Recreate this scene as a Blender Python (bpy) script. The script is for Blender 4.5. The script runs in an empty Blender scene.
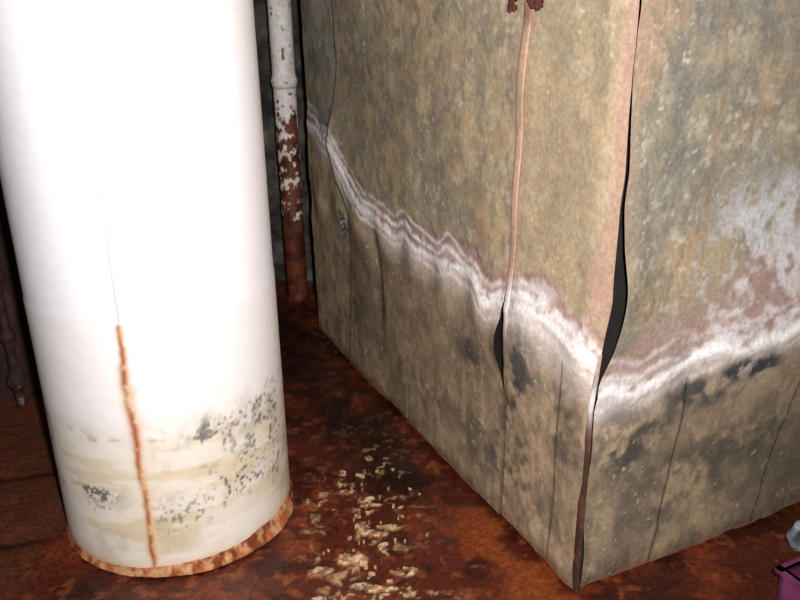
import bpy, math, random, bmesh
import numpy as np
from mathutils import Vector, Matrix
random.seed(3)
rng=np.random.RandomState(7)
LAT=rng.rand(256,256)
def vn(x,y):
    x=np.asarray(x,float);y=np.asarray(y,float)
    xi=np.floor(x).astype(int);yi=np.floor(y).astype(int)
    fx=x-xi;fy=y-yi;fx=fx*fx*(3-2*fx);fy=fy*fy*(3-2*fy)
    a=LAT[xi%256,yi%256];b=LAT[(xi+1)%256,yi%256];c=LAT[xi%256,(yi+1)%256];d=LAT[(xi+1)%256,(yi+1)%256]
    return (a*(1-fx)+b*fx)*(1-fy)+(c*(1-fx)+d*fx)*fy
def fbm(x,y,s,o=4,seed=0):
    t=0;a=1;n=0
    for i in range(o):
        t=t+a*vn(x*s+seed*17.3+i*5.1,y*s+seed*9.7+i*3.3);n+=a;a*=.55;s*=2.03
    return t/n
def sm(a,b,x): 
    t=np.clip((x-a)/(b-a),0,1);return t*t*(3-2*t)
def ga(x,s): return np.exp(-(x/s)**2)
def lin(r,g,b):
    c=np.array([r,g,b])/255.
    return np.where(c<=.04045,c/12.92,((c+.055)/1.055)**2.4)
def mixc(c,k,m): return c*(1-m[...,None])+k*m[...,None]

# ---------- materials ----------
def new_mat(name):
    m=bpy.data.materials.new(name);m.use_nodes=True
    nt=m.node_tree;return m,nt,nt.nodes['Principled BSDF']
def attr_mat(name,rough=.8,nscale=180,namt=.35,bump=.3,bdist=.002,rvar=0,spec=.3):
    m,nt,b=new_mat(name);N=nt.nodes;L=nt.links
    at=N.new('ShaderNodeAttribute');at.attribute_name='Col'
    tc=N.new('ShaderNodeTexCoord')
    no=N.new('ShaderNodeTexNoise');no.inputs['Scale'].default_value=nscale;no.inputs['Detail'].default_value=6
    no.inputs['Roughness'].default_value=.65
    L.new(tc.outputs['Object'],no.inputs['Vector'])
    mr=N.new('ShaderNodeMapRange');mr.inputs['From Min'].default_value=.3;mr.inputs['From Max'].default_value=.7
    mr.inputs['To Min'].default_value=1-namt;mr.inputs['To Max'].default_value=1+namt
    L.new(no.outputs['Fac'],mr.inputs['Value'])
    vm=N.new('ShaderNodeVectorMath');vm.operation='SCALE'
    L.new(at.outputs['Color'],vm.inputs[0]);L.new(mr.outputs[0],vm.inputs['Scale'])
    L.new(vm.outputs[0],b.inputs['Base Color'])
    bp=N.new('ShaderNodeBump');bp.inputs['Strength'].default_value=bump;bp.inputs['Distance'].default_value=bdist
    L.new(no.outputs['Fac'],bp.inputs['Height']);L.new(bp.outputs[0],b.inputs['Normal'])
    b.inputs['Roughness'].default_value=rough
    b.inputs['Specular IOR Level'].default_value=spec
    if rvar:
        n2=N.new('ShaderNodeTexNoise');n2.inputs['Scale'].default_value=6;n2.inputs['Detail'].default_value=5
        L.new(tc.outputs['Object'],n2.inputs['Vector'])
        m2=N.new('ShaderNodeMapRange');m2.inputs['From Min'].default_value=.35;m2.inputs['From Max'].default_value=.65
        m2.inputs['To Min'].default_value=rough-rvar;m2.inputs['To Max'].default_value=rough+rvar
        L.new(n2.outputs['Fac'],m2.inputs['Value']);L.new(m2.outputs[0],b.inputs['Roughness'])
    return m
def noise_mat(name,c1,c2,scale=10,rough=.8,bump=.4,c3=None,lo=.4,hi=.6,bd=.01):
    m,nt,b=new_mat(name);N=nt.nodes;L=nt.links
    tc=N.new('ShaderNodeTexCoord')
    no=N.new('ShaderNodeTexNoise');no.inputs['Scale'].default_value=scale;no.inputs['Detail'].default_value=8;no.inputs['Roughness'].default_value=.65
    L.new(tc.outputs['Object'],no.inputs['Vector'])
    cr=N.new('ShaderNodeValToRGB');cr.color_ramp.elements[0].position=lo;cr.color_ramp.elements[1].position=hi
    cr.color_ramp.elements[0].color=(*lin(*c1),1);cr.color_ramp.elements[1].color=(*lin(*c2),1)
    if c3:
        e=cr.color_ramp.elements.new(min(.95,hi+.1));e.color=(*lin(*c3),1)
    L.new(no.outputs['Fac'],cr.inputs[0]);L.new(cr.outputs[0],b.inputs['Base Color'])
    bp=N.new('ShaderNodeBump');bp.inputs['Strength'].default_value=bump;bp.inputs['Distance'].default_value=bd
    L.new(no.outputs['Fac'],bp.inputs['Height']);L.new(bp.outputs[0],b.inputs['Normal'])
    b.inputs['Roughness'].default_value=rough
    return m
def link(o,parent=None):
    bpy.context.scene.collection.objects.link(o)
    if parent: o.parent=parent
    return o
def grid_obj(name,X,Y,Z,col,mat,parent=None,smooth=True,flip=False,wrap=False):
    n,m=X.shape
    v=np.stack([X,Y,Z],-1).reshape(-1,3)
    idx=np.arange(n*m).reshape(n,m)
    if wrap: idx=np.concatenate([idx,idx[:1]],0)
    a=idx[:-1,:-1];b=idx[1:,:-1];c=idx[1:,1:];d=idx[:-1,1:]
    f=np.stack([a,b,c,d] if not flip else [a,d,c,b],-1).reshape(-1,4)
    me=bpy.data.meshes.new(name);me.from_pydata(v.tolist(),[],f.tolist())
    if col is not None:
        ca=me.color_attributes.new('Col','FLOAT_COLOR','POINT')
        cc=np.ones((n*m,4),np.float32);cc[:,:3]=np.clip(col.reshape(-1,3),0,1)
        ca.data.foreach_set('color',cc.ravel())
    me.materials.append(mat)
    me.polygons.foreach_set('use_smooth',[smooth]*len(me.polygons));me.update()
    return link(bpy.data.objects.new(name,me),parent)
def box(name,pts,z0,z1,mat,parent=None):
    n=len(pts);v=[(x,y,z0) for x,y in pts]+[(x,y,z1) for x,y in pts]
    f=[tuple(range(n-1,-1,-1)),tuple(range(n,2*n))]+[(i,(i+1)%n,n+(i+1)%n,n+i) for i in range(n)]
    me=bpy.data.meshes.new(name);me.from_pydata(v,[],f);me.materials.append(mat);me.update()
    return link(bpy.data.objects.new(name,me),parent)
def empty(name,loc=(0,0,0)):
    e=bpy.data.objects.new(name,None);e.location=loc;return link(e)

# ---------- camera ----------
th=math.radians(21.3);ph=math.radians(.84)
F=Vector((0,math.cos(th),-math.sin(th)));U0=Vector((0,math.sin(th),math.cos(th)));R0=Vector((1,0,0))
R=R0*math.cos(ph)-U0*math.sin(ph);U=U0*math.cos(ph)+R0*math.sin(ph)
cam=bpy.data.cameras.new('camera');co=link(bpy.data.objects.new('camera',cam))
M=Matrix((R,U,-F)).transposed().to_4x4();M.translation=Vector((0,0,1.0));co.matrix_world=M
cam.sensor_width=36;cam.lens=36;cam.clip_start=.02
bpy.context.scene.camera=co
bpy.context.scene.view_settings.view_transform='Standard'

# ================= INSULATED DUCT (right) =================
C=np.array([.305,1.13]);dl=np.array([-.43,.903]);dl/=np.linalg.norm(dl);dr=np.array([.903,.43]);dr/=np.linalg.norm(dr)
nl=np.array([-.903,-.43]);nl/=np.linalg.norm(nl);nr=np.array([.43,-.903]);nr/=np.linalg.norm(nr)
HT=2.3
duct=empty('insulated_duct')
canvas=attr_mat('stained_canvas',rough=.72,nscale=130,namt=.24,bump=.4,bdist=.002)
dark=noise_mat('dark_cavity',(12,7,5),(30,18,12),20,.9)
def inner(u,v): return tuple(C+dl*u+dr*v)
core=box('duct_core',[inner(.02,.02),inner(.02,1.2),inner(1.33,1.2),inner(1.33,.02)],0.0,HT,dark,duct)
def kc(z): return np.interp(z,[0,.36,.46,.56,.75,1,2.3],[0,0,.014,.028,.032,.028,.02])

tLu=[-.04,.0,.068,.138,.213,.295,.407,.557,.704,.906,1.0,1.096,1.3,1.4]
tLz=[.43,.445,.462,.480,.470,.453,.467,.466,.472,.471,.515,.600,.640,.65]
def tideL(u,z):
    return np.interp(u,tLu,tLz)+(fbm(u,z*0+3,9,2,11)-.5)*.045+(fbm(u,z*0+8,26,2,15)-.5)*.012+(fbm(u,z,60,3,3)-.5)*.010
def colL(u,z):
    n1=fbm(u,z,5,5,1);n2=fbm(u,z,18,4,2);n3=fbm(u,z,60,3,3);n4=fbm(u,z,110,2,4);nv=fbm(u*4,z*.6,8,4,5);n5=fbm(u*1.6,z,38,4,6)
    c=np.zeros(u.shape+(3,))+lin(170,154,125)
    c=mixc(c,lin(148,139,117),sm(.42,.65,n1)*.8)
    c=mixc(c,lin(186,159,124),sm(.5,.7,fbm(u,z,7,4,6))*.6)
    c=mixc(c,lin(122,115,101),sm(.48,.64,n5)*.5)
    c=mixc(c,lin(110,106,97),sm(.55,.72,n2)*.4)
    c=mixc(c,lin(206,199,180),sm(.58,.72,n3)*.4)
    c=mixc(c,lin(165,118,94),sm(.62,.72,fbm(u,z,30,3,9))*.25)
    c=mixc(c,lin(184,162,128),(1-sm(.2,.26,u))*.4)
    c=mixc(c,lin(160,166,168),sm(1.0,1.15,u)*.45*sm(.4,.6,n2))
    t=tideL(u,z)
    d=z-t
    low=1-sm(-.01,.01,d)
    lc=np.zeros_like(c)+lin(172,148,119)
    lc=mixc(lc,lin(140,121,98),sm(.42,.62,n1))
    lc=mixc(lc,lin(190,168,136),sm(.5,.7,nv)*.5)
    lc=mixc(lc,lin(98,89,78),sm(.52,.70,n2)*.45)
    lc=mixc(lc,lin(116,100,82),sm(.48,.62,n5)*.45)
    lc=mixc(lc,lin(128,108,86),sm(.25,.6,u)*(1-sm(.95,1.1,u))*sm(.1,.3,z)*.35)
    c=mixc(c,lc,low)
    bt=.066+(fbm(u,z*0+9,8,3,13)-.5)*.06-.03*np.clip(u-.6,0,1)
    band=sm(-.005,.005,d)*(1-sm(bt-.012,bt+.012,d))
    c=mixc(c,lin(172,136,128),band*.8)
    c=mixc(c,lin(118,78,62),ga(d-bt,.007)*.6*sm(.32,.5,n2))
    c=mixc(c,lin(212,196,193),band*sm(.46,.62,n3*.6+n2*.4)*.5)
    wid=.007+.006*np.clip(1-u/.6,0,1)+.003*np.clip(u,0,1)
    w1=(fbm(u,z*0+20,10,2,14)-.5)
    for off,a,w,q in((0,1.4,1.1,0),(-.021,.8,.7,.02),(.024,.9,.6,.04),(.046,.5,.5,.05)):
        c=mixc(c,lin(246,240,238),np.clip(a*ga(d-off+(n2-.5)*.012+w1*q,wid*w)*(.35+1.1*sm(.3,.5,n3*.5+n5*.5)),0,.97))
    c=mixc(c,lin(210,194,183),np.clip(ga(d+.02,.04)*.6*sm(.3,.6,n1+.1),0,1)*low)
    c=mixc(c,lin(240,232,230),np.clip(ga(u-.10,.11)*ga(d-.01,.04)*1.2*sm(.36,.56,n3*.5+n2*.5),0,1))
    c=mixc(c,lin(208,190,178),np.clip((1-sm(.15,.24,u))*ga(d+.05,.04)*.5,0,1))
    def blot(u0,z0,su,sz,a,k=(70,66,63)):
        nonlocal c
        g=ga(u-u0,su)*ga(z-z0,sz)
        c=mixc(c,lin(*k),np.clip(a*g*sm(.36,.62,fbm(u,z,24,5,21)*.65+n3*.35),0,.85))
    blot(.20,.36,.05,.07,1.6,(72,74,78));blot(.22,.28,.03,.06,1.5,(52,52,55));blot(.215,.18,.05,.09,1.3,(66,62,58))
    blot(.38,.31,.08,.05,.9);blot(.84,.30,.03,.10,1.3,(88,76,66));blot(.62,.30,.12,.04,.6)
    blot(.06,.29,.06,.08,1.0);blot(.30,.12,.12,.06,.8);blot(.55,.14,.18,.06,.6);blot(1.0,.25,.08,.12,.7);blot(.12,.10,.08,.06,.6)
    blot(1.04,.42,.05,.05,.9,(40,40,45));blot(.7,.38,.12,.03,.7,(96,82,72))
    blot(1.24,.85,.1,.2,.8,(106,103,96));blot(.62,.8,.2,.12,.6,(112,108,98));blot(.4,.65,.1,.1,.5,(114,108,96));blot(.1,.8,.08,.2,.4,(118,110,96));blot(.9,.7,.1,.15,.5,(112,108,96))
    c=mixc(c,lin(224,219,206),sm(.80,.87,n4)*.55*sm(.40,.55,n1))
    c=mixc(c,lin(190,200,215),(ga(u-1.06,.03)*ga(z-.42,.05)*sm(.55,.65,n4)))
    cx=.075+.03*(.4-z)+(fbm(z,z*0,12,3,31)-.5)*.006
    c=mixc(c,lin(45,35,28),ga(u-cx,.0022)*.85*(1-sm(.40,.44,z)))
    cx=.42+(fbm(z,z*0+1,9,3,32)-.5)*.02
    c=mixc(c,lin(110,92,74),ga(u-cx,.002)*.4*sm(.6,.7,z))
    sx=sx1(z)
    c=mixc(c,lin(40,32,28),ga(u-sx,.004)*.9)
    c=mixc(c,lin(225,220,220),ga(u-sx+.016,.008)*.7*(1-sm(.04,.16,abs(z-.56))))
    c=mixc(c,lin(225,222,222),ga(u-sx-.02,.03)*.6*ga(z-.58,.05)*sm(.4,.6,n3))
    c=mixc(c,lin(60,45,36),ga(u-.243,.003)*.7*(1-sm(.3,.34,z)))
    wk=.028+.022*ga(z-.56,.1)
    pk=(1-sm(wk-.010,wk+.010,u+kc(z)+(n3-.5)*.015))*sm(.46,.54,z)
    c=mixc(c,lin(178,142,126),pk*.65)
    c=mixc(c,lin(176,140,120),ga(u-.232,.020)*sm(.45,.55,z)*.5)
    c=mixc(c,lin(92,52,30),(1-sm(.0,.03,z+(n2-.5)*.05))*.7)
    c=mixc(c,lin(150,84,45),(1-sm(.0,.010,z+(n3-.5)*.012))*.6)
    return c
def bulgeL(u,z):
    b=.018*(fbm(u,z,3,2,41)-.5)+.008*(fbm(u,z,10,3,42)-.5)
    b=b+.012*ga(z-.42,.09)*ga(u-.24,.14)+.012*ga(z-.44,.06)*ga(u-.95,.1)
    b=b-.018*ga(u-.84-.1*(z-.3),.025)*ga(z-.32,.1)
    b=b+.005*np.sin(u*42)*ga(z-.43,.05)
    d=z-tideL(u,z)
    b=b+.003*ga(d,.012)+.0015*ga(d-.024,.008)
    return b
zf=np.concatenate([np.arange(0,1.12,.0035),np.arange(1.14,HT+.001,.04)])
def panel_L(name,u0,u1,edge0=None,edge1=None,lift=None,n=None):
    n=n or int(abs(u1-u0)/.003)
    s=np.linspace(0,1,n)[:,None]*np.ones((1,len(zf)));z=np.ones((n,1))*zf[None]
    a=u0+(edge0(z) if edge0 else 0);b=u1+(edge1(z) if edge1 else 0)
    u=a+(b-a)*s
    o=bulgeL(u,z)+(lift(u,z) if lift else 0)
    z2=z.copy();z2[:,0]+=np.abs((fbm(u[:,0],u[:,0]*0,9,3,50)-.45))*.02
    X=C[0]+dl[0]*u+nl[0]*o;Y=C[1]+dl[1]*u+nl[1]*o
    return grid_obj(name,X,Y,z2,colL(u,z),canvas,duct,flip=True)
def sx1(z): return np.interp(z,[0,.06,.45,.53,.63,.83,1.1,2.3],[1.04,1.04,.99,1.07,1.11,1.06,1.07,1.07])
panel_L('panel_side_a',.243,1.0,edge0=lambda z:.008*ga(z-.39,.05),edge1=lambda z:sx1(z)-1.0,
        lift=lambda u,z:.018*ga(z-.385,.06)*ga(u-.24,.04)+.012*ga(z-.6,.12)*ga(u-sx1(z),.05)+.004)
panel_L('panel_side_b',1.0,1.345,edge0=lambda z:sx1(z)-1.012,lift=lambda u,z:-.004-.05*sm(1.31,1.345,u)**2)
panel_L('panel_side_c',.002,.25,edge0=lambda z:-kc(z),lift=lambda u,z:.004*ga(u-.02,.03))

def tideR(v,z): return np.interp(v,[0,.04,.1,.18,.27,.365,.46,.6,1.3],[.38,.383,.378,.391,.41,.412,.432,.45,.44])+(fbm(v,z*0+3,12,3,67)-.5)*.035+(fbm(v+3.3,z,60,3,63)-.5)*.012
def colR(v,z):
    u=v+3.3
    n1=fbm(u,z,5,5,61);n2=fbm(u,z,18,4,62);n3=fbm(u,z,60,3,63);n4=fbm(u,z,110,2,64);nv=fbm(u*3,z*.6,8,4,65);n5=fbm(u*1.5,z,38,4,69)
    c=np.zeros(v.shape+(3,))+lin(166,151,125)
    c=mixc(c,lin(143,136,120),sm(.42,.62,n1)*.8)
    c=mixc(c,lin(180,150,118),sm(.5,.7,fbm(u,z,7,4,66))*.65)
    c=mixc(c,lin(116,114,110),sm(.52,.7,n2)*.4)
    c=mixc(c,lin(120,112,99),sm(.48,.64,n5)*.5)
    c=mixc(c,lin(208,202,186),sm(.60,.74,n3)*.4)
    d=z-tideR(v,z);low=1-sm(-.01,.01,d)
    lc=np.zeros_like(c)+lin(168,146,118)
    lc=mixc(lc,lin(130,115,96),sm(.42,.62,n1))
    lc=mixc(lc,lin(90,85,79),sm(.48,.66,fbm(u,z,12,4,68))*.5)
    lc=mixc(lc,lin(186,164,132),sm(.5,.7,nv)*.45)
    lc=mixc(lc,lin(110,97,82),sm(.48,.62,n5)*.4)
    c=mixc(c,lc,low)
    top=np.interp(v,[0,.05,.17,.25,.33,.42,.6,1.3],[.46,.48,.51,.55,.60,.60,.61,.58])+(n2-.5)*.08
    band=sm(-.005,.005,d)*(1-sm(top-.05,top+.03,z))
    c=mixc(c,lin(168,137,128),band*.8)
    c=mixc(c,lin(226,218,216),np.clip(band*sm(.42,.58,n2*.7+n3*.3)*sm(.10,.3,v)*.75,0,1))
    c=mixc(c,lin(212,211,212),np.clip(sm(.12,.3,v)*ga(z-top-.03,.10)*sm(.42,.6,n2*.5+n5*.5)*.8,0,1))
    w1=(fbm(v,z*0+20,12,3,74)-.5)
    c=mixc(c,lin(248,242,240),np.clip(ga(d,.016)*1.3*(.5+.9*sm(.3,.5,n3)),0,.97))
    for off,a,w,q in((.030,.7,.007,.04),(.055,.45,.006,.05),(-.026,.8,.008,.03)):
        c=mixc(c,lin(240,232,229),np.clip(a*ga(d-off+(n2-.5)*.02+w1*q,w)*sm(.3,.52,n3*.5+n5*.5),0,.95))
    c=mixc(c,lin(208,192,180),ga(d+.02,.035)*.55*low)
    c=mixc(c,lin(242,234,232),np.clip(ga(v-.02,.05)*ga(z-.38,.035)*1.1*sm(.3,.5,n3),0,1))
    def blot(u0,z0,su,sz,a,k=(70,66,63)):
        nonlocal c
        g=ga(v-u0,su)*ga(z-z0,sz)
        c=mixc(c,lin(*k),np.clip(a*g*sm(.34,.60,fbm(u,z,24,5,71)*.65+n3*.35),0,.9))
    blot(.335,.365,.045,.018,2.6,(44,46,50));blot(.37,.372,.04,.02,1.5,(60,62,66));blot(.24,.335,.07,.03,1.4,(64,64,64));blot(.08,.26,.05,.04,1.6,(66,63,60));blot(.14,.30,.07,.03,1.0)
    blot(.36,.21,.16,.06,.9,(88,82,74));blot(.18,.12,.12,.05,.8,(94,84,74));blot(.06,.34,.04,.03,.6);blot(.2,.2,.22,.05,.7,(94,85,74))
    blot(.12,.85,.06,.12,.8,(110,109,105));blot(.4,.9,.12,.1,.6,(114,111,103));blot(.3,.72,.1,.04,.5,(114,108,100));blot(.25,.98,.1,.08,.6,(110,111,110))
    c=mixc(c,lin(222,217,206),sm(.80,.87,n4)*.5*sm(.40,.55,n1))
    for pts,w in((([0,.35],[.165,.212]),.0026),(([.0,.31],[.42,.485]),.0020)):
        cx=np.interp(z,pts[0],pts[1])+(fbm(z,z*0+pts[1][0],12,3,31)-.5)*.01
        c=mixc(c,lin(40,32,26),ga(v-cx,w)*.9*(1-sm(pts[0][1],pts[0][1]+.03,z)))
    cx=.195+(fbm(z,z*0+5,9,3,36)-.5)*.02
    c=mixc(c,lin(140,104,80),ga(v-cx,.005)*.35*sm(.5,.6,z))
    c=mixc(c,lin(176,146,128),(1-sm(.01,.035,v+(n3-.5)*.02))*sm(.6,.7,z)*.5)
    c=mixc(c,lin(70,44,30),(1-sm(.0,.05,z+(n2-.5)*.06))*.5)
    c=mixc(c,lin(150,84,45),(1-sm(.0,.010,z+(n3-.5)*.012))*.5)
    return c
n=int(1.2/.0035)
s=np.linspace(0,1,n)[:,None]*np.ones((1,len(zf)));z=np.ones((n,1))*zf[None]
ed=lambda z:.008+.013*ga(z-.56,.075)+.010*ga(z-.47,.05)+.003*np.sin(z*26)-.004*sm(.66,.72,z)
v=ed(z)+(1.2-ed(z))*s
kk=kc(z)*np.exp(-v/.10)
o=.018*(fbm(v+2,z,3,2,81)-.5)+.008*(fbm(v,z,10,3,82)-.5)+.012*ga(z-.55,.12)*ga(v-.03,.05)+.022*ga(v-.45,.17)*ga(z-.42,.12)-.012*ga(v-.2,.05)*ga(z-.36,.08)
dR=z-tideR(v,z);o=o+.0035*ga(dR,.014)
z2=z.copy();z2[:,0]+=np.abs((fbm(v[:,0],v[:,0]*0,9,3,51)-.45))*.02
grid_obj('panel_front',C[0]+dr[0]*v+nr[0]*o-dl[0]*kk,C[1]+dr[1]*v+nr[1]*o-dl[1]*kk,z2,colR(v,z),canvas,duct)
plainc=noise_mat('plain_canvas',(105,95,78),(150,138,112),9,.85)
box('panel_back',[inner(1.345,.02),inner(1.33,1.2),inner(1.345,1.2)][::-1],0,HT,plainc,duct)
box('panel_end',[inner(0,1.2),inner(0,1.205),inner(1.345,1.205),inner(1.345,1.2)],0,HT,plainc,duct)

strip_m=attr_mat('painted_strip',rough=.8,nscale=120,namt=.22,bump=.3)
def strip(name,uc,w,base,nvec,dvec,z0,z1,off,colf,th=.004,wob=.004,seed=1):
    zz=np.arange(z0,z1,.006);prof=[(-.5,-3),(-.5,0),(-.42,.6),(0,1),(.42,.6),(.5,0),(.5,-3)]
    S=np.array([p[0] for p in prof])[:,None];H=np.array([p[1] for p in prof])[:,None]
    Z=np.ones((len(prof),1))*zz[None]
    cc=(uc(zz)+(fbm(zz,zz*0,8,3,seed)-.5)*wob)[None]
    ww=w(zz)[None]
    uu=cc+S*ww;oo=off(zz)[None]+H*th
    X=base[0]+dvec[0]*uu+nvec[0]*oo;Y=base[1]+dvec[1]*uu+nvec[1]*oo
    return grid_obj(name,X,Y,Z,colf(uu,Z),strip_m,duct,smooth=True,flip=True)
def cb(u,z):
    c=np.zeros(z.shape+(3,))+lin(186,152,128)
    c=mixc(c,lin(164,142,118),sm(.4,.6,fbm(u*3,z,14,3,91)))
    c=mixc(c,lin(160,130,116),(1-sm(.5,.7,z))*.8)
    c=mixc(c,lin(238,230,226),ga(z-.47,.04)*.8)
    c=mixc(c,lin(112,98,85),(1-sm(.37,.43,z)))
    c=mixc(c,lin(110,55,35),ga(z-.96,.02)*.6)
    return c
strip('seam_batten',lambda z:np.interp(z,[.3,.6,1,2.3],[.243,.235,.231,.231]),lambda z:np.interp(z,[.29,.36,.6,1,2.3],[.003,.008,.015,.020,.020]),C,nl,dl,.34,HT,
      lambda z:.0030+bulgeL(np.full_like(z,.238),z),cb,th=.0006,wob=.003,seed=4)
def cs(u,z):
    c=np.zeros(z.shape+(3,))+lin(64,42,33)
    c=mixc(c,lin(104,66,46),sm(.5,.65,fbm(u*2,z,30,3,93))*.6)
    c=mixc(c,lin(236,230,226),ga(z-.385,.035)*.85)
    c=mixc(c,lin(190,160,145),sm(.40,.44,z)*.9)
    return c
strip('corner_strip',lambda z:.003-kc(z),lambda z:np.interp(z,[0,.3,.36,.46],[.016,.015,.010,.003]),C,nl,dl,.0,.47,lambda z:.004+0*z,cs,th=.0015,wob=.003,seed=6)

rust=noise_mat('rust',(34,12,9),(84,34,20),60,.85,.8,bd=.003)
def blob(name,loc,r,parent,mat,sq=(1,1,1),amp=.35,seed=0):
    bm=bmesh.new();bmesh.ops.create_icosphere(bm,subdivisions=4,radius=r)
    rr=random.Random(seed)
    ph=[rr.uniform(0,6) for _ in range(6)]
    for vv in bm.verts:
        p=vv.co/r
        k=1+amp*(math.sin(3*p.x+ph[0])*math.sin(4*p.y+ph[1])+.5*math.sin(7*p.z+ph[2])*math.sin(8*p.x+ph[3]))
        vv.co=Vector((vv.co.x*k*sq[0],vv.co.y*k*sq[1],vv.co.z*k*sq[2]))
    me=bpy.data.meshes.new(name);bm.to_mesh(me);bm.free();me.materials.append(mat)
    for p in me.polygons:p.use_smooth=True
    o=bpy.data.objects.new(name,me);o.location=loc;return link(o,parent)
for i,(u_,z_,r_) in enumerate([(.266,.985,.010),(.264,.968,.006),(.202,.985,.010),(.196,.975,.008),(.212,.980,.006)]):
    p=C+dl*u_+nl*.004;blob('rusted_bolt_%d'%(i+1),(p[0],p[1],z_),r_,duct,rust,seed=i,amp=.5)

# ================= WHITE COLUMN =================
PC=np.array([-.463,1.419]);PR=.225
na=640
ang=np.linspace(0,2*math.pi,na,endpoint=False)-math.radians(270)
zc=np.concatenate([np.arange(0,.56,.0026),np.arange(.56,1.2,.012),np.arange(1.22,HT+.001,.06)])
A=ang[:,None]*np.ones((1,len(zc)));Z=np.ones((na,1))*zc[None]
deg=np.degrees(A)
sarc=A*PR
n1=fbm(sarc,Z,6,4,101);n2=fbm(sarc,Z,24,4,102);n3=fbm(sarc,Z,75,3,103);nh=fbm(sarc*.8,Z*5,9,4,104);n4=fbm(sarc,Z,150,2,105)
c=np.zeros(A.shape+(3,))+lin(242,239,243)
lapz=.498+.006*np.sin(A*2)
c=mixc(c,lin(238,234,233),1-sm(-.01,.004,Z-lapz))
c=mixc(c,lin(230,218,198),(1-sm(.18,.36,Z+(n1-.5)*.12))*.8)
c=mixc(c,lin(210,190,152),(1-sm(.22,.34,Z+(nh-.5)*.16))*sm(.42,.62,nh)*.65)
c=mixc(c,lin(180,168,146),(1-sm(.28,.33,Z))*sm(.5,.7,n2)*.35)
c=mixc(c,lin(236,230,222),(1-sm(.05,.13,abs(Z-.10)))*sm(.42,.6,n1)*.6)
def bl(a0,z0,sa,sz,am,k=(88,88,86),th=.55):
    global c
    g=ga(deg-a0,sa)*ga(Z-z0,sz)
    c=mixc(c,lin(*k),np.clip(am*g*sm(th,th+.12,n4*.7+n3*.3)*sm(.36,.62,n2+.04),0,.8))
bl(-30,.275,22,.022,1.7);bl(-55,.265,12,.03,1.2);bl(-20,.21,18,.03,1.3);bl(-112,.165,8,.011,2.4,(66,68,72),.44);bl(-45,.18,14,.035,1.0);bl(-112,.13,6,.015,1.2)
bl(-70,.12,20,.03,.7);bl(-58,.275,2.6,.020,2.4,(96,96,100),.36);bl(-10,.27,14,.03,1.7);bl(-140,.2,12,.06,1.0);bl(-30,.14,30,.04,1.0);bl(-20,.24,24,.06,1.0)
bl(-130,.28,20,.012,1.0,(150,145,130),.4)
c=mixc(c,lin(176,172,160),np.clip(ga(deg+28,28)*ga(Z-.25,.05)*sm(.4,.6,n2)*.45,0,1))
c=mixc(c,lin(160,148,122),ga(Z-.285-(n1-.5)*.05,.004)*.45*sm(.42,.6,n2))
c=mixc(c,lin(165,156,132),ga(Z-.225-(n1-.5)*.07,.005)*.45*sm(.42,.6,n2))
c=mixc(c,lin(186,180,172),ga(Z-lapz,.0018)*.35)
seam=-88.2+ (fbm(Z,Z*0,7,3,110)-.5)*1.2
ds=(deg-seam)*math.pi/180*PR
up=sm(-.002,.002,Z-lapz)
c=mixc(c,lin(158,150,144),ga(ds,.0016)*.7*up)
wv=(fbm(Z,Z*0+2,22,4,111)-.5)*.014
wd=.0025+.004*fbm(Z,Z*0+4,30,3,112)+.002*ga(Z-.36,.08)
c=mixc(c,lin(206,140,84),ga(ds-wv,wd*1.7)*.75*(1-up))
c=mixc(c,lin(160,86,38),ga(ds-wv,wd*.8)*.9*(1-up)*sm(.3,.45,n3))
c=mixc(c,lin(222,186,140),ga(ds-wv-.004,.014)*.4*(1-up)*sm(.4,.6,n2))
side=sm(-60,0,deg)
rb=.012+(n1-.5)*.03+.010*side
c=mixc(c,lin(182,110,62),(1-sm(rb-.008,rb+.008,Z))*.85)
c=mixc(c,lin(214,170,122),(1-sm(rb,rb+.03,Z))*.35)
rr=PR+.0012*(n1-.5)*2-.0010*sm(-.003,.003,Z-lapz)+.002*ga(ds-wv,wd)*(1-up)-.001*ga(ds,.0015)*up+.0006*up*sm(0,.003,ds)*(1-sm(.04,.1,ds))
colm=attr_mat('white_jacket',rough=.5,nscale=60,namt=.03,bump=.10,bdist=.001,spec=.45)
column=empty('white_insulated_column')
grid_obj('jacket',PC[0]+rr*np.cos(A),PC[1]+rr*np.sin(A),Z,c,colm,column,wrap=True)
na2=720;a2=np.linspace(0,2*math.pi,na2,endpoint=False)[:,None]
prof=[(-.004,.024),(.001,.021),(.003,.014),(.005,.008),(.008,.004),(.011,-.005)]
dd=np.array([p[0] for p in prof])[None];zz=np.array([p[1] for p in prof])[None]
nn=fbm(np.cos(a2)*PR+4,np.sin(a2)*PR,12,3,120);nb=fbm(np.cos(a2)*PR+9,np.sin(a2)*PR,10,3,121)
A2=a2*np.ones_like(dd);k=(.5+.9*nb)
rs=.55+.75*ga(np.degrees(a2)-335,45)
RR=PR+dd*np.where(dd>0,k,1)*rs+(fbm(A2*PR,zz+A2*0,80,3,122)-.5)*.003*(dd>0);ZZ=zz*(.55+.8*nn)*rs+A2*0
cr=np.zeros(A2.shape+(3,))+lin(170,100,58)
q=fbm(A2*PR,ZZ,40,3,123)
cr=mixc(cr,lin(116,54,28),sm(.42,.6,q));cr=mixc(cr,lin(212,166,122),sm(.5,.65,fbm(A2*PR,ZZ,55,3,124))*.6)
collar=attr_mat('rust_scale',rough=.85,nscale=120,namt=.35,bump=.6,bdist=.002)
grid_obj('rusted_base_collar',PC[0]+RR*np.cos(A2),PC[1]+RR*np.sin(A2),ZZ,cr,collar,column,wrap=True,flip=True)

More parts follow.
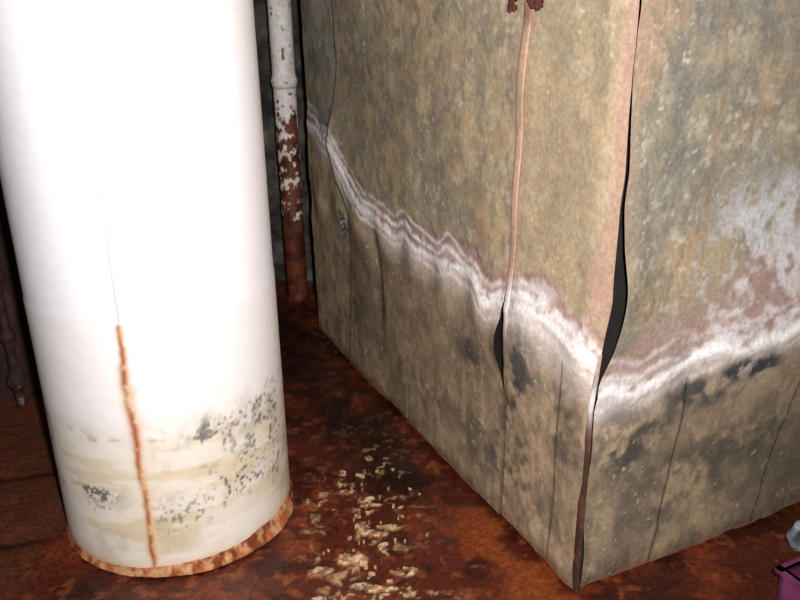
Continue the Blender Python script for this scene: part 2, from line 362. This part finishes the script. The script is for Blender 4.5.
# ================= THIN RISER PIPE (back) =================
riser=empty('riser_pipe')
rx,ry,rad=-.352,2.58,.036
na3=120;a3=np.linspace(0,2*math.pi,na3,endpoint=False)[:,None]
z3=np.arange(0,HT+.001,.004)[None]
A3=a3+0*z3;Z3=z3+0*a3
arc=A3*rad
m1=fbm(arc,Z3,30,4,130);m2=fbm(arc*1.2,Z3,55,4,131)
c3=np.zeros(A3.shape+(3,))+lin(240,235,230)
c3=mixc(c3,lin(200,186,172),sm(.5,.7,m1)*.5)
rk=np.interp(Z3,[0,.24,.30,.45,.60,.64,.70,2.3],[1,1,.66,.56,.50,.38,.15,.05])
ee=rk+(m2-.5)*1.3
pe=sm(.47,.52,ee)
c3=mixc(c3,lin(176,112,74),sm(.36,.47,ee)*.7)
c3=mixc(c3,lin(104,54,36),pe*.95)
c3=mixc(c3,lin(110,47,29),(1-sm(.2,.30,Z3+(m1-.5)*.1))*.8)
c3=mixc(c3,lin(50,22,14),sm(.48,.6,m1)*pe*.7)
r3=rad+.006*ga(Z3-.735,.014)+.0015*(m2-.5)-.0015*pe+.004*ga(Z3-.012,.01)
c3=mixc(c3,lin(120,110,100),ga(Z3-.716,.003)*.7)
grid_obj('pipe',rx+r3*np.cos(A3),ry+r3*np.sin(A3),Z3,c3,attr_mat('peeling_paint',rough=.6,nscale=80,namt=.2,bump=.5),riser,wrap=True)
box('pipe_clamp',[(rx-.05,ry+.03),(rx+.05,ry+.03),(rx+.05,2.80),(rx-.05,2.80)],1.5,1.53,rust,riser)

dp=empty('rusty_drain_pipe')
def lathe(name,cx,cy,prof,mat,parent,seg=24):
    a=np.linspace(0,2*math.pi,seg,endpoint=False)[:,None]
    r=np.array([p[0] for p in prof])[None];z=np.array([p[1] for p in prof])[None]
    return grid_obj(name,cx+r*np.cos(a),cy+r*np.sin(a),z+0*a,None,mat,parent,wrap=True)
dprust=noise_mat('flaking_rust',(24,10,7),(62,32,25),35,.8,.8,c3=(140,118,106),bd=.004)
pr=[]
for zz_ in np.arange(0,HT,.01):
    k=.011+.013*ga(zz_-.08,.02)+.010*ga(zz_-.2,.014)+.013*ga(zz_-.36,.02)+.01*ga(zz_-.55,.015)
    pr.append((float(k),float(zz_)))
lathe('pipe',-.985,1.84,pr,dprust,dp)

# ================= ROOM =================
xs=np.concatenate([np.arange(-2.2,-.95,.03),np.arange(-.95,-.35,.006),np.arange(-.35,.3,.0035),np.arange(.3,.95,.006),np.arange(.95,2.4,.03)])
ys=np.concatenate([np.arange(-.8,.85,.05),np.arange(.85,1.75,.004),np.arange(1.75,2.8,.008),np.arange(2.8,3.0,.03)])
X,Y=np.meshgrid(xs,ys,indexing='ij')
f1=fbm(X+3,Y+2,3,5,140);f2=fbm(X+3,Y+2,12,5,141);f3=fbm(X+3,Y+2,45,4,142);f4=fbm(X+3,Y+2,90,3,143)
c=np.zeros(X.shape+(3,))+lin(84,33,20)
c=mixc(c,lin(48,18,12),sm(.42,.62,f1))
c=mixc(c,lin(126,56,28),sm(.50,.68,f2)*.7)
c=mixc(c,lin(30,12,9),sm(.50,.66,fbm(X,Y+5,20,4,144))*.6)
c=mixc(c,lin(150,80,44),sm(.60,.72,f3)*.45)
lf=1-sm(-.75,-.62,X)
c=mixc(c,lin(96,56,38),lf*.7)
for jy in(1.02,1.28,1.54):
    c=mixc(c,lin(26,12,9),ga(Y-jy-.25*(X+.8)-(f2-.5)*.03,.010)*lf*.8)
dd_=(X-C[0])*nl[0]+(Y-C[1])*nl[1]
c=mixc(c,lin(16,7,5),np.clip(ga(dd_-.12,.11)*sm(1.25,1.5,Y)*(dd_>0)*sm(.32,.52,f2+.08)*.85,0,1))  # flash shadow on the floor along the duct, painted into the colour
c=mixc(c,lin(132,64,30),ga(dd_-.05,.06)*sm(.42,.6,f2)*(Y>1.0)*(1-sm(1.3,1.5,Y))*.8)
zone=np.clip(ga(X+.09,.085)*ga(Y-1.33,.26)+ga(X-.0,.08)*ga(Y-1.15,.08)*.6,0,1)
wx=X+.04*(fbm(X,Y,9,3,150)-.5);wy=Y+.04*(fbm(X,Y,9,3,151)-.5)
sc=fbm(wx,wy*1.4,22,3,145);rid=ga(sc-.5,.026)
m_=zone*1.3*sm(.44,.58,f2)*rid*sm(.40,.54,f3)
c=mixc(c,lin(222,190,140),np.clip(m_*1.2,0,.92))
m2_=zone*sm(.61,.66,fbm(wx,wy,22,4,146))*sm(.40,.55,f3)
c=mixc(c,lin(200,164,122),np.clip(m2_*.85,0,.85))
pl=np.zeros_like(X)
for (px,py,sx_,sy_,a) in((-.100,1.235,.030,.020,1.2),(-.065,1.31,.026,.016,.9),(-.03,1.33,.035,.010,.9),(-.155,1.20,.022,.014,.7),(-.04,1.15,.032,.011,1.0),(.0,1.20,.02,.010,.9),(-.12,1.45,.03,.012,.8),(-.06,1.42,.030,.018,.9),(.03,1.14,.03,.010,.7),(-.08,1.16,.02,.01,.9)):
    e=((X-px)/sx_)**2+((Y-py)/sy_)**2+(f2-.5)*5+(f3-.5)*2
    pl=np.maximum(pl,(1-sm(.5,1.1,e))*a)
pl*=sm(.36,.48,f3)
c=mixc(c,lin(178,134,96),np.clip(pl*.75,0,.85))
c=mixc(c,lin(224,198,158),np.clip(pl*sm(.48,.56,f4)*.85,0,.85))
ZF=-.008+.008*(f2-.5)+.004*(f3-.5)+.003*np.clip(m_,0,1)+.004*np.clip(pl,0,1)
ZF=np.minimum(ZF,.0)
fm=attr_mat('wet_rusty_floor',rough=.34,nscale=110,namt=.5,bump=.5,bdist=.004,rvar=.22,spec=.5)
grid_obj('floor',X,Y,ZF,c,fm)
wallm=noise_mat('grimy_wall',(36,28,25),(84,80,72),14,.85,.6,c3=(112,112,104))
rwall=noise_mat('rust_stained_wall',(24,10,8),(50,25,19),9,.85,.7,c3=(70,42,33))
box('wall_back',[(-1.0,2.8),(2.4,2.8),(2.4,2.95),(-1.0,2.95)],-.02,HT+.05,wallm)
box('wall_left',[(-2.2,1.5),(-.66,2.05),(-.60,2.8),(-2.2,2.8)],-.02,HT+.05,rwall)
box('ceiling',[(-2.2,-.8),(2.4,-.8),(2.4,2.95),(-2.2,2.95)],HT,HT+.1,rwall)
box('wall_right',[(2.3,-.8),(2.4,-.8),(2.4,2.8),(2.3,2.8)],-.02,HT,wallm)

bm=bmesh.new();rr_=random.Random(5)
for i in range(75):
    cx=rr_.gauss(-.085,.055);cy=rr_.gauss(1.30,.15)
    q=np.array([cx,cy])-C
    if q@nl<.03 or math.hypot(cx-PC[0],cy-PC[1])<.26: continue
    r=rr_.choice([.002,.003,.004,.006,.009,.012]);k=rr_.randint(7,11);a0=rr_.uniform(0,6);st=rr_.uniform(.3,.8)
    vs=[];h=rr_.uniform(.0,.0015)
    for j in range(k):
        a=j*2*math.pi/k;rj=r*rr_.uniform(.5,1.3)
        x_=rj*math.cos(a);y_=rj*math.sin(a)*st
        vs.append(bm.verts.new((cx+x_*math.cos(a0)-y_*math.sin(a0),cy+x_*math.sin(a0)+y_*math.cos(a0),h*rr_.uniform(.6,1.4)-.004)))
    f=bm.faces.new(vs)
    e=bmesh.ops.extrude_face_region(bm,geom=[f]);
    for g in e['geom']:
        if isinstance(g,bmesh.types.BMVert): g.co.z-=.006
me=bpy.data.meshes.new('mineral_flakes');bmesh.ops.recalc_face_normals(bm,faces=bm.faces);bm.to_mesh(me);bm.free()
me.materials.append(noise_mat('flake',(110,66,40),(214,182,140),90,.7))
link(bpy.data.objects.new('mineral_flakes',me))

mg=noise_mat('magenta_plastic',(110,50,90),(140,70,115),12,.45,.1)
cr_=empty('magenta_crate')
def rot(x,y,cx,cy,a): return (cx+x*math.cos(a)-y*math.sin(a),cy+x*math.sin(a)+y*math.cos(a))
cx,cy,a=.80,1.075,.45
def rb_(x0,x1,y0,y1): return [rot(x0,y0,cx,cy,a),rot(x1,y0,cx,cy,a),rot(x1,y1,cx,cy,a),rot(x0,y1,cx,cy,a)]
for nme,(x0,x1,y0,y1,z0,z1) in {'bottom':(-.13,.13,-.09,.09,0,.008),'side_1':(-.13,.13,-.09,-.084,0,.07),'side_2':(-.13,.13,.084,.09,0,.07),'end_1':(-.13,-.124,-.09,.09,0,.07),'end_2':(.124,.13,-.09,.09,0,.07),'rim_1':(-.138,.138,-.098,-.084,.062,.07),'rim_2':(-.138,.138,.084,.098,.062,.07),'rim_3':(-.138,-.124,-.098,.098,.062,.07),'rim_4':(.124,.138,-.098,.098,.062,.07)}.items():
    box(nme,rb_(x0,x1,y0,y1),z0,z1,mg,cr_)
blob('crumpled_rag',(.785,1.235,.035),.045,None,noise_mat('grey_rag',(70,75,82),(190,196,205),25,.8,.8),sq=(1.2,.8,.9),amp=.3,seed=8)

# ================= LIGHT: camera flash =================
l=bpy.data.lights.new('camera_flash','SPOT');l.energy=138;l.spot_size=math.radians(112);l.spot_blend=.9;l.shadow_soft_size=.018;l.color=(1,.965,.95)
lo=link(bpy.data.objects.new('camera_flash',l));lo.location=(.06,-.01,1.06)
lo.rotation_euler=(Vector((-.1,1.3,.70))-Vector(lo.location)).to_track_quat('-Z','Y').to_euler()
w=bpy.data.worlds.new('world');bpy.context.scene.world=w;w.use_nodes=True
w.node_tree.nodes['Background'].inputs[0].default_value=(.9,.8,.75,1);w.node_tree.nodes['Background'].inputs[1].default_value=.02
